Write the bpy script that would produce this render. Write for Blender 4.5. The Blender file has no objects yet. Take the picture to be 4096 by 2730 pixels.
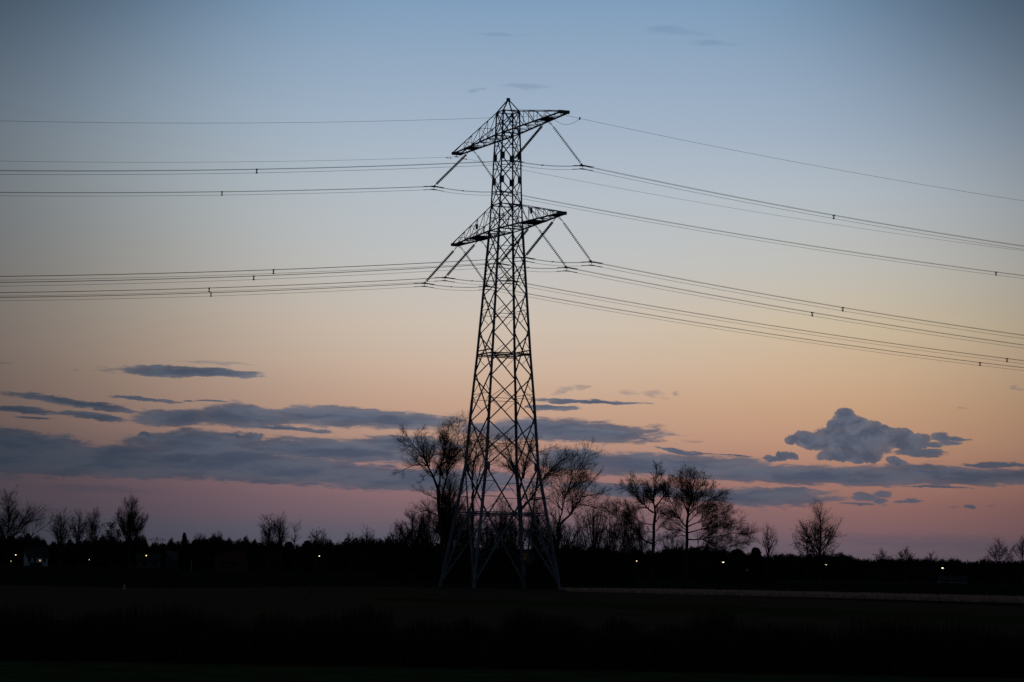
import bpy, math, random
import numpy as np
from mathutils import Vector
random.seed(7); RNG = np.random.default_rng(7)
sc = bpy.context.scene
COL = sc.collection
R = math.radians

# ---------------------------------------------------------------- camera
F_PX, PITCH, ROLL, CAM_H = 10225.8, 0.087418, 0.017958, 3.0   # focal length in pixels of a 4096 px wide frame
rt0 = Vector((1, 0, 0)); up0 = Vector((0, -math.sin(PITCH), math.cos(PITCH))); FW = Vector((0, math.cos(PITCH), math.sin(PITCH)))
RT = rt0 * math.cos(ROLL) + up0 * math.sin(ROLL)
UP = up0 * math.cos(ROLL) - rt0 * math.sin(ROLL)
cam_data = bpy.data.cameras.new("camera"); cam = bpy.data.objects.new("camera", cam_data); COL.objects.link(cam)
from mathutils import Matrix
cam.matrix_world = Matrix(((RT.x, UP.x, -FW.x, 0), (RT.y, UP.y, -FW.y, 0), (RT.z, UP.z, -FW.z, CAM_H), (0, 0, 0, 1)))
cam_data.sensor_width = 36.0
cam_data.lens = 36.0 * F_PX / 4096.0
cam_data.clip_start = 0.5
cam_data.clip_end = 20000
sc.camera = cam

def ray(px, py):                     # measuring aid: direction through a point of the photograph
    return FW * F_PX + RT * (px - 2048) - UP * (py - 1365)
def at(px, py, D):
    d = ray(px, py); return Vector((0, 0, CAM_H)) + d * (D / d.y)
def proj(p):
    d = Vector(p) - Vector((0, 0, CAM_H)); z = d.dot(FW)
    return 2048 + F_PX * d.dot(RT) / z, 1365 - F_PX * d.dot(UP) / z
def azel(px, py):
    d = ray(px, py).normalized(); return math.degrees(math.atan2(d.x, d.y)), math.degrees(math.asin(d.z))
def ground_x(px, D):                 # x on the ground at distance D below that column
    return at(px, 2260, D).x

# ---------------------------------------------------------------- view
sc.render.engine = 'CYCLES'
sc.view_settings.view_transform = 'Standard'; sc.view_settings.look = 'None'
sc.view_settings.exposure = 0.0; sc.view_settings.gamma = 1.0
sc.cycles.max_bounces = 4; sc.cycles.diffuse_bounces = 2; sc.cycles.glossy_bounces = 2

# ---------------------------------------------------------------- sky (the world itself: dusk sky with clouds, by direction)
def lin(c):
    return tuple(((v / 255) / 12.92 if v / 255 <= 0.04045 else ((v / 255 + 0.055) / 1.055) ** 2.4) for v in c)
W = bpy.data.worlds.new("World"); sc.world = W; W.use_nodes = True
nt = W.node_tree; nt.nodes.clear(); N = nt.nodes.new; LK = nt.links.new
def mth(op, a, b=None, c=None, clamp=False):
    n = N('ShaderNodeMath'); n.operation = op; n.use_clamp = clamp
    for i, v in enumerate((a, b, c)):
        if v is None: continue
        if isinstance(v, (int, float)): n.inputs[i].default_value = v
        else: LK(v, n.inputs[i])
    return n.outputs[0]
def vmth(op, a, b=None):
    n = N('ShaderNodeVectorMath'); n.operation = op
    for i, v in enumerate((a, b)):
        if v is None: continue
        if isinstance(v, tuple): n.inputs[i].default_value = v
        else: LK(v, n.inputs[i])
    return n.outputs['Value'] if op in ('LENGTH', 'DISTANCE') else n.outputs[0]
def scl(v, f):
    n = N('ShaderNodeVectorMath'); n.operation = 'SCALE'
    if isinstance(v, tuple): n.inputs[0].default_value = v
    else: LK(v, n.inputs[0])
    LK(f, n.inputs['Scale']); return n.outputs[0]
def mrange(v, a, b, c=0.0, d=1.0, smooth=True):
    n = N('ShaderNodeMapRange'); n.interpolation_type = 'SMOOTHSTEP' if smooth else 'LINEAR'
    LK(v, n.inputs[0])
    for i, x in enumerate((a, b, c, d)): n.inputs[i + 1].default_value = x
    return n.outputs[0]
def mixc(f, a, b):
    n = N('ShaderNodeMix'); n.data_type = 'RGBA'
    if isinstance(f, (int, float)): n.inputs[0].default_value = f
    else: LK(f, n.inputs[0])
    for i, v in ((6, a), (7, b)):
        if isinstance(v, tuple): n.inputs[i].default_value = (*v, 1)
        else: LK(v, n.inputs[i])
    return n.outputs[2]
def noise(vec, scale, detail, rough=0.55):
    n = N('ShaderNodeTexNoise'); n.inputs['Scale'].default_value = scale; n.inputs['Detail'].default_value = detail
    n.inputs['Roughness'].default_value = rough; LK(vec, n.inputs['Vector']); return n
tc = N('ShaderNodeTexCoord'); sep = N('ShaderNodeSeparateXYZ'); LK(tc.outputs['Generated'], sep.inputs[0])
az = mth('MULTIPLY', mth('ARCTAN2', sep.outputs[0], sep.outputs[1]), 57.29578)
el = mth('MULTIPLY', mth('ARCSINE', sep.outputs[2]), 57.29578)
cmb = N('ShaderNodeCombineXYZ'); LK(az, cmb.inputs[0]); LK(el, cmb.inputs[1]); P = cmb.outputs[0]

def ramp(v, stops, lo=-2.0, hi=40.0):
    n = N('ShaderNodeValToRGB'); LK(mrange(v, lo, hi, 0, 1, False), n.inputs[0])
    cr = n.color_ramp
    while len(cr.elements) > 1: cr.elements.remove(cr.elements[-1])
    for i, (e, c) in enumerate(stops):
        t = (e - lo) / (hi - lo)
        x = cr.elements[0] if i == 0 else cr.elements.new(t)
        x.position = t; x.color = (*lin(c), 1)
    return n.outputs[0]
#SKYRAMPS
LEFT = [(-2, (70, 70, 84)), (0.2, (86, 84, 98)), (0.75, (94, 92, 106)), (0.95, (106, 93, 106)), (1.5, (120, 98, 108)), (2.2, (138, 112, 114)), (3.0, (174, 142, 129)), (3.8, (186, 157, 140)), (4.6, (197, 174, 156)), (5.6, (199, 186, 171)),
        (6.8, (190, 190, 186)), (8.3, (180, 190, 196)), (10, (162, 181, 199)), (12.6, (128, 158, 188)), (18, (88, 120, 158)), (28, (44, 62, 92)), (40, (34, 46, 70))]
MID = [(-2, (74, 72, 84)), (0.2, (90, 87, 100)), (0.7, (97, 92, 105)), (0.95, (114, 95, 104)), (1.4, (134, 104, 109)), (2.0, (156, 118, 115)), (2.9, (186, 148, 130)), (3.6, (198, 163, 140)), (4.4, (205, 180, 160)), (5.4, (205, 191, 177)),
       (6.8, (192, 193, 193)), (8.3, (181, 190, 199)), (9.8, (163, 179, 198)), (12.6, (128, 158, 188)), (18, (88, 120, 158)), (28, (44, 62, 92)), (40, (34, 46, 70))]
RIGHT = [(-2, (84, 72, 82)), (0.2, (100, 89, 100)), (0.6, (110, 92, 101)), (0.85, (128, 97, 102)), (1.4, (144, 105, 101)), (2.2, (172, 126, 110)), (2.9, (191, 148, 121)), (3.6, (200, 161, 129)), (4.4, (206, 175, 144)), (5.4, (206, 188, 160)),
         (6.8, (193, 191, 184)), (8.3, (181, 190, 197)), (9.8, (161, 178, 197)), (12.6, (128, 158, 188)), (18, (88, 120, 158)), (28, (44, 62, 92)), (40, (34, 46, 70))]
sky = mixc(mrange(az, -9, 0.5), ramp(el, LEFT), ramp(el, MID))
sky = mixc(mrange(az, -0.5, 9), sky, ramp(el, RIGHT))

# clouds: warped ellipses in azimuth / elevation
wob = noise(vmth('MULTIPLY', P, (0.55, 2.2, 1)), 1.0, 5)
wv = vmth('MULTIPLY', vmth('SUBTRACT', wob.outputs['Color'], (0.5, 0.5, 0.5)), (1.5, 0.26, 0))
fine = noise(vmth('MULTIPLY', P, (1.6, 7.0, 1)), 1.0, 6, 0.62)
fv = vmth('MULTIPLY', vmth('SUBTRACT', fine.outputs['Color'], (0.5, 0.5, 0.5)), (0.7, 0.19, 0))
PS = vmth('ADD', vmth('ADD', P, wv), fv)
puf = noise(P, 2.2, 7, 0.6)
PC = vmth('ADD', P, vmth('MULTIPLY', vmth('SUBTRACT', puf.outputs['Color'], (0.5, 0.5, 0.5)), (0.45, 0.42, 0)))
def cloud_field(coords, blobs, k=0.12):
    out = None
    for (px, py, a, b, *t) in blobs:
        u, v = azel(px, py)
        m = N('ShaderNodeMapping'); m.vector_type = 'TEXTURE'
        m.inputs['Location'].default_value = (u, v, 0)
        m.inputs['Rotation'].default_value = (0, 0, -R((t[0] if t else 0) + 1.0))
        m.inputs['Scale'].default_value = (a / 178.5, b / 178.5, 1)
        if out is None: LK(coords, m.inputs[0])
        else:                                       # keep the evaluation in sequence (shader stack is small)
            ma = N('ShaderNodeVectorMath'); ma.operation = 'MULTIPLY_ADD'
            LK(out, ma.inputs[0]); ma.inputs[1].default_value = (1e-7, 1e-7, 0); LK(coords, ma.inputs[2]); LK(ma.outputs[0], m.inputs[0])
        d = vmth('LENGTH', m.outputs[0])
        if out is None: out = d
        else:
            n = N('ShaderNodeMath'); n.operation = 'SMOOTH_MIN'; LK(out, n.inputs[0]); LK(d, n.inputs[1]); n.inputs[2].default_value = k
            out = n.outputs[0]
    return out
def c1(l): return [(x / 1.4706, 1400 + y / 1.4706, a / 1.4706, b / 1.4706, *t) for (x, y, a, b, *t) in l]
def c2(l): return [(2100 + x / 1.1789, 1400 + y / 1.1789, a / 1.1789, b / 1.1789, *t) for (x, y, a, b, *t) in l]
def cv(l): return [(x * 1.7408, y * 1.7408, a * 1.7408, b * 1.7408, *t) for (x, y, a, b, *t) in l]
#CLOUDS
STRAT = c1([(1090, 128, 420, 27), (700, 610, 260, 55), (60, 640, 300, 90), (1250, 640, 500, 90), (430, 312, 360, 22, 6), (840, 293, 150, 13), (160, 360, 190, 19, 3), (545, 393, 200, 19, 3),
    (1040, 395, 250, 48), (1440, 395, 320, 66), (1960, 395, 400, 58), (2330, 415, 380, 50), (1650, 462, 300, 12, 2),
    (120, 560, 420, 84, 2), (1160, 548, 390, 66), (1900, 592, 640, 58), (2350, 558, 330, 46), (450, 665, 950, 66), (1500, 690, 1000, 84, 2), (2350, 760, 800, 62, 0), (1080, 293, 30, 7), (1215, 296, 85, 8), (190, 404, 90, 7)]) + \
    c2([(180, 385, 440, 50), (690, 545, 470, 52), (250, 520, 220, 46), (1400, 592, 720, 42), (2000, 590, 460, 44), (2420, 600, 250, 38), (1060, 690, 400, 38), (480, 660, 320, 32),
        (300, 242, 240, 8), (140, 272, 74, 15), (740, 477, 130, 8, 4), (1890, 485, 112, 19), (1950, 650, 130, 7), (2060, 418, 74, 11), (1965, 410, 56, 22), (2000, 436, 66, 10), (1910, 448, 60, 12), (960, 496, 100, 5, 4), (1270, 672, 110, 22), (2240, 540, 120, 9),
        (1590, 692, 74, 16), (1702, 683, 50, 11), (1680, 712, 45, 16), (1575, 725, 66, 9), (1805, 715, 34, 9), (2070, 740, 34, 10)])
CUM = c2([(1508, 318, 50, 42), (1455, 360, 40, 34), (1560, 355, 62, 48), (1640, 375, 52, 42), (1335, 428, 95, 33), (1265, 432, 42, 24), (1480, 425, 140, 62), (1600, 425, 150, 76), (1745, 412, 80, 48), (1845, 424, 66, 32), (1425, 385, 40, 26), (1690, 372, 34, 20), (1800, 396, 36, 22), (1300, 404, 30, 18),
    (1475, 502, 102, 26), (1600, 500, 90, 26), (1560, 522, 40, 14), (1215, 502, 33, 20), (1172, 516, 60, 11), (1258, 507, 35, 18), (1752, 530, 52, 27), (1512, 300, 36, 26), (1510, 355, 84, 52), (1645, 400, 105, 50), (1555, 455, 175, 62), (1400, 445, 120, 34), (1780, 450, 90, 24)]) + c1([(880, 518, 70, 26), (1490, 514, 66, 26), (1360, 516, 90, 18), (1060, 512, 60, 14)])
FAINT = c2([(175, 195, 38, 24), (255, 178, 46, 12), (500, 200, 60, 12), (620, 207, 48, 16), (730, 205, 20, 12), (800, 430, 50, 6), (1110, 752, 24, 8), (2045, 280, 34, 7), (2320, 177, 30, 7), (1985, 742, 20, 9), (2210, 732, 34, 5), (2250, 535, 90, 8), (1900, 905, 500, 42)]) + \
    cv([(1150, 82, 62, 6), (1560, 72, 72, 12), (1625, 97, 52, 7), (1190, 200, 60, 8), (1085, 210, 20, 7)]) + c1([(1240, 80, 210, 9), (40, 85, 60, 11), (470, 124, 30, 8), (610, 128, 50, 9), (560, 812, 420, 26), (1360, 300, 35, 20), (30, 748, 70, 25), (300, 745, 40, 18)])
fs = cloud_field(PS, STRAT); fc = cloud_field(PC, CUM, 0.2); ff = cloud_field(PS, FAINT)
brk = mth('MULTIPLY', mth('SUBTRACT', fine.outputs['Fac'], 0.5), 0.9)
brk2 = mth('MULTIPLY', mth('SUBTRACT', puf.outputs['Fac'], 0.5), 0.35)
hf = noise(vmth('MULTIPLY', P, (3.5, 20, 1)), 1.0, 4, 0.65)
hfb = mth('MULTIPLY', mth('SUBTRACT', hf.outputs['Fac'], 0.5), 0.55)
hc = noise(P, 9.0, 4, 0.6)
brk2 = mth('ADD', brk2, mth('MULTIPLY', mth('SUBTRACT', hc.outputs['Fac'], 0.5), 0.3))
ds = mrange(mth('ADD', fs, mth('ADD', hfb, mth('MULTIPLY', brk, 1.3))), 1.27, 0.88)
dc = mrange(mth('ADD', fc, brk2), 1.06, 0.9)
df = mth('MULTIPLY', mrange(mth('ADD', ff, mth('ADD', hfb, mth('MULTIPLY', brk, 1.6))), 1.3, 0.35), 0.42)
dens = mth('MAXIMUM', mth('MAXIMUM', ds, dc), df)
dens = mth('MULTIPLY', dens, 0.94)
CL_L = [(-2, (62, 66, 84)), (0.8, (78, 80, 94)), (2.0, (66, 80, 100)), (4, (66, 82, 105)), (7, (92, 116, 142)), (12, (104, 134, 166)), (40, (30, 40, 60))]
CL_H = [(-2, (70, 72, 86)), (0.8, (88, 86, 100)), (1.6, (88, 92, 107)), (2.4, (87, 98, 116)), (3.4, (93, 104, 124)), (6, (122, 136, 152)), (12, (116, 144, 174)), (40, (30, 40, 60))]
shade = noise(vmth('MULTIPLY', PS, (0.5, 2.6, 1)), 1.3, 4)
cshade = noise(vmth('MULTIPLY', PC, (1, 1.3, 1)), 2.6, 5, 0.55)
mixn = N('ShaderNodeMix'); mixn.data_type = 'FLOAT'; LK(mth('MULTIPLY', dc, mth('GREATER_THAN', fs, fc)), mixn.inputs[0]); LK(shade.outputs['Fac'], mixn.inputs[2]); LK(cshade.outputs['Fac'], mixn.inputs[3])
ccol = mixc(mrange(mixn.outputs[0], 0.36, 0.64), ramp(el, CL_L), ramp(el, CL_H))
thin = mrange(mth('MINIMUM', fs, fc), 1.0, 0.35)
ccol = mixc(mth('MULTIPLY', mth('SUBTRACT', 1.0, thin), 0.12), ccol, sky)
full = mixc(dens, sky, ccol)
# lens vignette painted into the sky, strongest in upper corners; beyond is dim blue-grey
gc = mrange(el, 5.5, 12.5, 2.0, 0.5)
up_ = mth('MAXIMUM', mth('DIVIDE', mth('SUBTRACT', el, 8.0), 5.0), 0.0)  # painted corner darkening grows with elevation
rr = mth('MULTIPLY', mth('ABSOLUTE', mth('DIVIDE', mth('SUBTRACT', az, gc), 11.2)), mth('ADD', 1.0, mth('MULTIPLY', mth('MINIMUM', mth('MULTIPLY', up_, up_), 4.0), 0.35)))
lens_falloff = mth('DIVIDE', 1.0, mth('ADD', 1.0, mth('POWER', rr, 4.3)))
dim = mth('SUBTRACT', 1.0, lens_falloff)
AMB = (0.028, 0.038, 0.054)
full = vmth('ADD', scl(full, lens_falloff), scl(AMB, mth('MULTIPLY', dim, dim)))
below = mrange(el, -4, -1.5)
full = mixc(below, (0.002, 0.002, 0.003), full)
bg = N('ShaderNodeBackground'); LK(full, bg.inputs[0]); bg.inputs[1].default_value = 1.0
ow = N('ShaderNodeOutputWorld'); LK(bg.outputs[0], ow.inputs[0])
W.cycles.sampling_method = 'MANUAL'; W.cycles.sample_map_resolution = 256

# ---------------------------------------------------------------- helpers
def tag(o, label=None, cat=None, group=None, kind=None):
    if label: o['label'] = label
    if cat: o['category'] = cat
    if group: o['group'] = group
    if kind: o['kind'] = kind
    return o
def empty(name, loc, label, cat, group=None):
    o = bpy.data.objects.new(name, None); COL.objects.link(o); o.location = loc; o.empty_display_size = 0.5
    return tag(o, label, cat, group)
class MB:
    def __init__(s): s.v = []; s.f = []
    def bar(s, a, b, w, h=None):
        a, b = Vector(a), Vector(b); d = b - a
        if d.length < 1e-5: return
        d.normalize(); h = h or w
        ref = Vector((0, 0, 1)) if abs(d.z) < 0.9 else Vector((1, 0, 0))
        x = d.cross(ref).normalized() * w / 2; y = d.cross(x).normalized() * h / 2
        i = len(s.v)
        for p in (a, b): s.v += [tuple(p + x + y), tuple(p - x + y), tuple(p - x - y), tuple(p + x - y)]
        s.f += [(i, i + 1, i + 2, i + 3), (i + 7, i + 6, i + 5, i + 4)] + [(i + k, i + 4 + k, i + 4 + (k + 1) % 4, i + (k + 1) % 4) for k in range(4)]
    def angle(s, a, b, w, inward=None):     # L-shaped rolled section
        a, b = Vector(a), Vector(b); d = (b - a).normalized()
        ref = inward if inward else (Vector((0, 0, 1)) if abs(d.z) < 0.9 else Vector((1, 0, 0)))
        x = d.cross(Vector(ref)).normalized(); y = d.cross(x).normalized()
        for u in ((x + y).normalized(), (x - y).normalized()):
            n = d.cross(u).normalized(); t = w * 0.12; i = len(s.v)
            for p in (a, b):
                for (q, r) in ((0, -1), (1, -1), (1, 1), (0, 1)): s.v.append(tuple(p + u * w * q + n * t * r * .5))
            s.f += [(i, i + 1, i + 2, i + 3), (i + 7, i + 6, i + 5, i + 4)] + [(i + k, i + 4 + k, i + 4 + (k + 1) % 4, i + (k + 1) % 4) for k in range(4)]
    def box(s, c, sx, sy, sz, ax=None):
        c = Vector(c); X, Y, Z = ax or (Vector((1, 0, 0)), Vector((0, 1, 0)), Vector((0, 0, 1)))
        i = len(s.v)
        for k in (-1, 1):
            for (p, q) in ((-1, -1), (1, -1), (1, 1), (-1, 1)): s.v.append(tuple(c + X * p * sx / 2 + Y * q * sy / 2 + Z * k * sz / 2))
        s.f += [(i + 3, i + 2, i + 1, i), (i + 4, i + 5, i + 6, i + 7)] + [(i + k, i + (k + 1) % 4, i + 4 + (k + 1) % 4, i + 4 + k) for k in range(4)]
    def lathe(s, a, b, prof, n=8):          # prof: (t along a-b, radius)
        a, b = Vector(a), Vector(b); d = (b - a).normalized()
        ref = Vector((0, 0, 1)) if abs(d.z) < 0.9 else Vector((1, 0, 0)); x = d.cross(ref).normalized(); y = d.cross(x)
        i = len(s.v)
        for t, r in prof:
            p = a.lerp(b, t)
            for k in range(n):
                q = 2 * math.pi * k / n; s.v.append(tuple(p + (x * math.cos(q) + y * math.sin(q)) * r))
        for j in range(len(prof) - 1):
            for k in range(n):
                s.f.append((i + j * n + k, i + j * n + (k + 1) % n, i + (j + 1) * n + (k + 1) % n, i + (j + 1) * n + k))
        s.f.append(tuple(i + k for k in reversed(range(n)))); s.f.append(tuple(i + (len(prof) - 1) * n + k for k in range(n)))
    def poly(s, pts):
        i = len(s.v); s.v += [tuple(p) for p in pts]; s.f.append(tuple(range(i, i + len(pts))))
    def prism(s, pts, off):                 # a closed slab from an outline and a thickness vector
        n = len(pts); i = len(s.v); off = Vector(off)
        s.v += [tuple(p) for p in pts] + [tuple(Vector(p) + off) for p in pts]
        s.f += [tuple(range(i, i + n)), tuple(range(i + 2 * n - 1, i + n - 1, -1))] + [(i + k, i + n + k, i + n + (k + 1) % n, i + (k + 1) % n) for k in range(n)]
    def build(s, name, m, parent=None):
        o = np_obj(name, np.array(s.v, dtype=np.float64).reshape(-1, 3), s.f, m, parent); return o
def np_obj(name, v, f, m, parent=None, smooth=False):
    off = np.array(parent_loc(parent)) if parent else np.zeros(3)
    me = bpy.data.meshes.new(name); me.from_pydata((v - off).tolist() if len(v) < 200 else (v - off), [], f); me.update()
    me.materials.append(m); o = bpy.data.objects.new(name, me); COL.objects.link(o)
    if parent: o.parent = parent
    if smooth: me.shade_smooth()
    return o
def parent_loc(p):
    l = Vector(p.location)
    while p.parent: p = p.parent; l += p.location
    return l

# ---------------------------------------------------------------- materials
def mat(name, c, c2=None, scale=4.0, rough=0.8, metal=0.0, bump=0.0, detail=4, stretch=(1, 1, 1)):
    m = bpy.data.materials.new(name); m.use_nodes = True; t = m.node_tree; b = t.nodes['Principled BSDF']
    b.inputs['Roughness'].default_value = rough; b.inputs['Metallic'].default_value = metal; b.inputs['Specular IOR Level'].default_value = 0.0 if rough > .85 else .2
    g = t.nodes.new('ShaderNodeNewGeometry'); mp = t.nodes.new('ShaderNodeMapping'); mp.inputs['Scale'].default_value = stretch
    nn = t.nodes.new('ShaderNodeTexNoise'); nn.inputs['Scale'].default_value = scale; nn.inputs['Detail'].default_value = detail
    r = t.nodes.new('ShaderNodeValToRGB'); r.color_ramp.elements[0].position = .35; r.color_ramp.elements[1].position = .65
    c2 = c2 or tuple(x * .6 for x in c)
    r.color_ramp.elements[0].color = (*c2, 1); r.color_ramp.elements[1].color = (*c, 1)
    L = t.links.new; L(g.outputs['Position'], mp.inputs[0]); L(mp.outputs[0], nn.inputs['Vector']); L(nn.outputs['Fac'], r.inputs[0]); L(r.outputs[0], b.inputs['Base Color'])
    if bump:
        bp = t.nodes.new('ShaderNodeBump'); bp.inputs['Strength'].default_value = bump; bp.inputs['Distance'].default_value = .1
        L(nn.outputs['Fac'], bp.inputs['Height']); L(bp.outputs[0], b.inputs['Normal'])
    return m
def emit(name, c, s):
    m = bpy.data.materials.new(name); m.use_nodes = True; b = m.node_tree.nodes['Principled BSDF']
    b.inputs['Base Color'].default_value = (.3, .3, .3, 1); b.inputs['Emission Color'].default_value = (*c, 1); b.inputs['Emission Strength'].default_value = s
    return m
M_STEEL = mat('galvanised_steel', (.22, .24, .275), (.11, .125, .15), 1.6, .75)
M_PLATE = mat('steel_plate', (.20, .22, .24), (.12, .13, .15), 2.0, .7)
M_INS = mat('brown_glazed_insulator', (.05, .03, .025), (.03, .02, .018), 3.0, .35)
M_WIRE = mat('aluminium_wire', (.16, .16, .17), (.09, .09, .1), 1.0, .6)
M_CONC = mat('mossy_concrete', (.06, .06, .055), (.035, .035, .03), 2.0, .9)
M_SIGN = mat('yellow_enamel', (.75, .38, .04), (.6, .28, .03), 3.0, .5)
M_BARK = mat('bark', (.075, .062, .055), (.035, .03, .027), 1.5, .95, stretch=(2, 2, .5))
M_TWIG = mat('twigs', (.05, .04, .035), (.03, .025, .022), .5, .95)
M_EVER = mat('evergreen_needles', (.03, .045, .03), (.012, .02, .013), .8, .9)
M_WOOD = mat('distant_wood_scrub', (.035, .035, .028), (.018, .018, .016), .12, .95)
M_GRASS = mat('meadow_grass', (.018, .024, .012), (.008, .011, .006), .12, .95, bump=.4, stretch=(.4, 1.6, 1))
M_GRASS2 = mat('short_grass', (.05, .075, .03), (.028, .04, .018), .6, .95, bump=.5)
M_SOIL = mat('ploughed_soil', (.12, .078, .05), (.04, .028, .02), .8, .98, bump=.8, stretch=(.25, 2.2, 1))
M_STRIP = mat('winter_crop', (.05, .06, .022), (.03, .036, .016), .5, .95, stretch=(.2, 2, 1))
M_STRAW = mat('dry_reed_straw', (.8, .52, .41), (.4, .26, .2), 2.2, .9)
M_REED = mat('dark_reed_stalks', (.07, .045, .03), (.02, .016, .012), 1.4, .95)
M_WHITE = mat('white_render', (.5, .52, .54), (.38, .4, .42), 2.0, .85)
M_TILE = mat('dark_roof_tiles', (.035, .03, .03), (.02, .018, .018), 2.0, .8)
M_TILER = mat('red_brown_roof_tiles', (.07, .02, .015), (.045, .014, .01), 2.0, .8)
M_BRICK = mat('brown_brick', (.14, .08, .06), (.09, .05, .04), 3.0, .9)
M_METALROOF = mat('purple_grey_sheet_roof', (.075, .06, .075), (.05, .042, .05), .8, .7)
M_GLASS = mat('dark_window_glass', (.01, .01, .012), (.008, .008, .01), 1.0, .3)
M_POST = mat('white_painted_post', (.5, .5, .47), (.35, .35, .33), 6.0, .7)
M_DWOOD = mat('weathered_wood', (.06, .05, .04), (.03, .025, .02), 6.0, .9)
M_RED = mat('red_sign_border', (.5, .03, .03), (.4, .02, .02), 6.0, .5)
M_ROAD = mat('pale_lane', (.16, .15, .13), (.1, .1, .09), .5, .9)
M_LAMP = emit('lamp_glass_lit', (1.0, .68, .2), 3.5)
M_LAMPW = emit('lamp_glass_lit_pale', (1.0, .84, .45), 3.5)
M_WIN = emit('window_lit', (1.0, .6, .18), .7)

# ---------------------------------------------------------------- the land
def sheet(name, pts, z, m, label):
    b = MB(); b.poly([(x, y, z) for x, y in pts]); o = b.build(name, m); tag(o, label, None, None, 'structure'); return o
sheet('ground', [(-6000, -200), (6000, -200), (6000, 9000), (-6000, 9000)], 0.0, M_GRASS, 'wide flat dusk meadow reaching to the dark horizon')
gx = ground_x
sheet('ploughed_field', [(gx(-900, 150), 108), (gx(5200, 120), 96), (gx(5200, 190), 190), (gx(4200, 236), 236), (gx(2300, 322), 322), (gx(1500, 320), 320), (gx(600, 262), 262), (gx(-900, 262), 262)], 0.004, M_SOIL, 'brown ploughed field round the foot of the big pylon')
sheet('crop_strip', [(gx(1500, 205), 205), (gx(2600, 180), 180), (gx(5200, 140), 140), (gx(5200, 164), 164), (gx(2600, 218), 218), (gx(1500, 222), 222)], 0.008, M_STRIP, 'olive strip of winter crop crossing the ploughed field')
sheet('grass_verge', [(gx(-900, 60), 40), (gx(5200, 60), 40), (gx(5200, 78), 78), (gx(-900, 78), 78)], 0.004, M_GRASS2, 'green grass verge nearest the camera')
sheet('lane', [(gx(2560, 545), 545), (gx(2900, 640), 640), (gx(4300, 690), 690), (gx(4300, 696), 696), (gx(2860, 652), 652), (gx(2500, 550), 550)], 0.006, M_ROAD, 'pale narrow lane running behind the reeds')

# ---------------------------------------------------------------- the big pylon
PHI, CX, DT = 0.39127, -0.9345, 294.093
C0 = Vector((CX, DT, 0)); B = Vector((math.sin(PHI), -math.cos(PHI), 0)); A = Vector((math.cos(PHI), math.sin(PHI), 0)); Z = Vector((0, 0, 1))
LV = [(0, 5.315), (8.815, 4.003), (14.2, 3.22), (22.025, 2.731), (27.145, 2.353), (41.652, 1.473), (44.572, 1.345), (47.422, 1.259), (50.223, 1.195), (52.891, 1.089), (55.503, 1.014)]
def hw(z):
    for (a, wa), (b, wb) in zip(LV, LV[1:]):
        if z <= b: return wa + (wb - wa) * (z - a) / (b - a)
    return LV[-1][1]
SG = [(-1, -1), (-1, 1), (1, -1), (1, 1)]          # (along A, along B): far left, near left, far, near right
def cn(k, z): w = hw(z); return C0 + A * SG[k][0] * w + B * SG[k][1] * w + Z * z
tower = empty('transmission_tower', tuple(C0), 'tall grey lattice pylon with two crossarms, largest of the pylons', 'pylon')
for k in range(4):
    b = MB(); zs = [0.25] + [z for z, w in LV[1:]]
    axis = (A * -SG[k][0] + B * -SG[k][1])
    for z0, z1 in zip(zs, zs[1:]):
        w = .25 if z0 < 9 else .22 if z0 < 22 else .19 if z0 < 41 else .12
        b.angle(cn(k, z0), cn(k, z1), w, A * 0 + B * 0 + (axis.normalized()) if False else None)
        b.bar(cn(k, z0), cn(k, z1), w * .62)
    lg = b.build('leg', M_STEEL, tower)
    # footing
    f = MB(); p = cn(k, 0); f.lathe(p - Z * .3, p + Z * .34, [(0, .8), (.6, .75), (.9, .5), (1, .42)], 10); f.build('footing', M_CONC, tower)
FACES = [(0, 2, 0.0), (1, 3, 0.0), (0, 1, .6), (2, 3, .6)]       # wide faces, then the two others whose braces sit a little higher
LOW = [14.35, 19.4, 24.55, 29.5, 34.0, 37.8, 41.5]
UPP = [41.652, 44.572, 47.422, 50.223, 52.891, 55.503]
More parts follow.
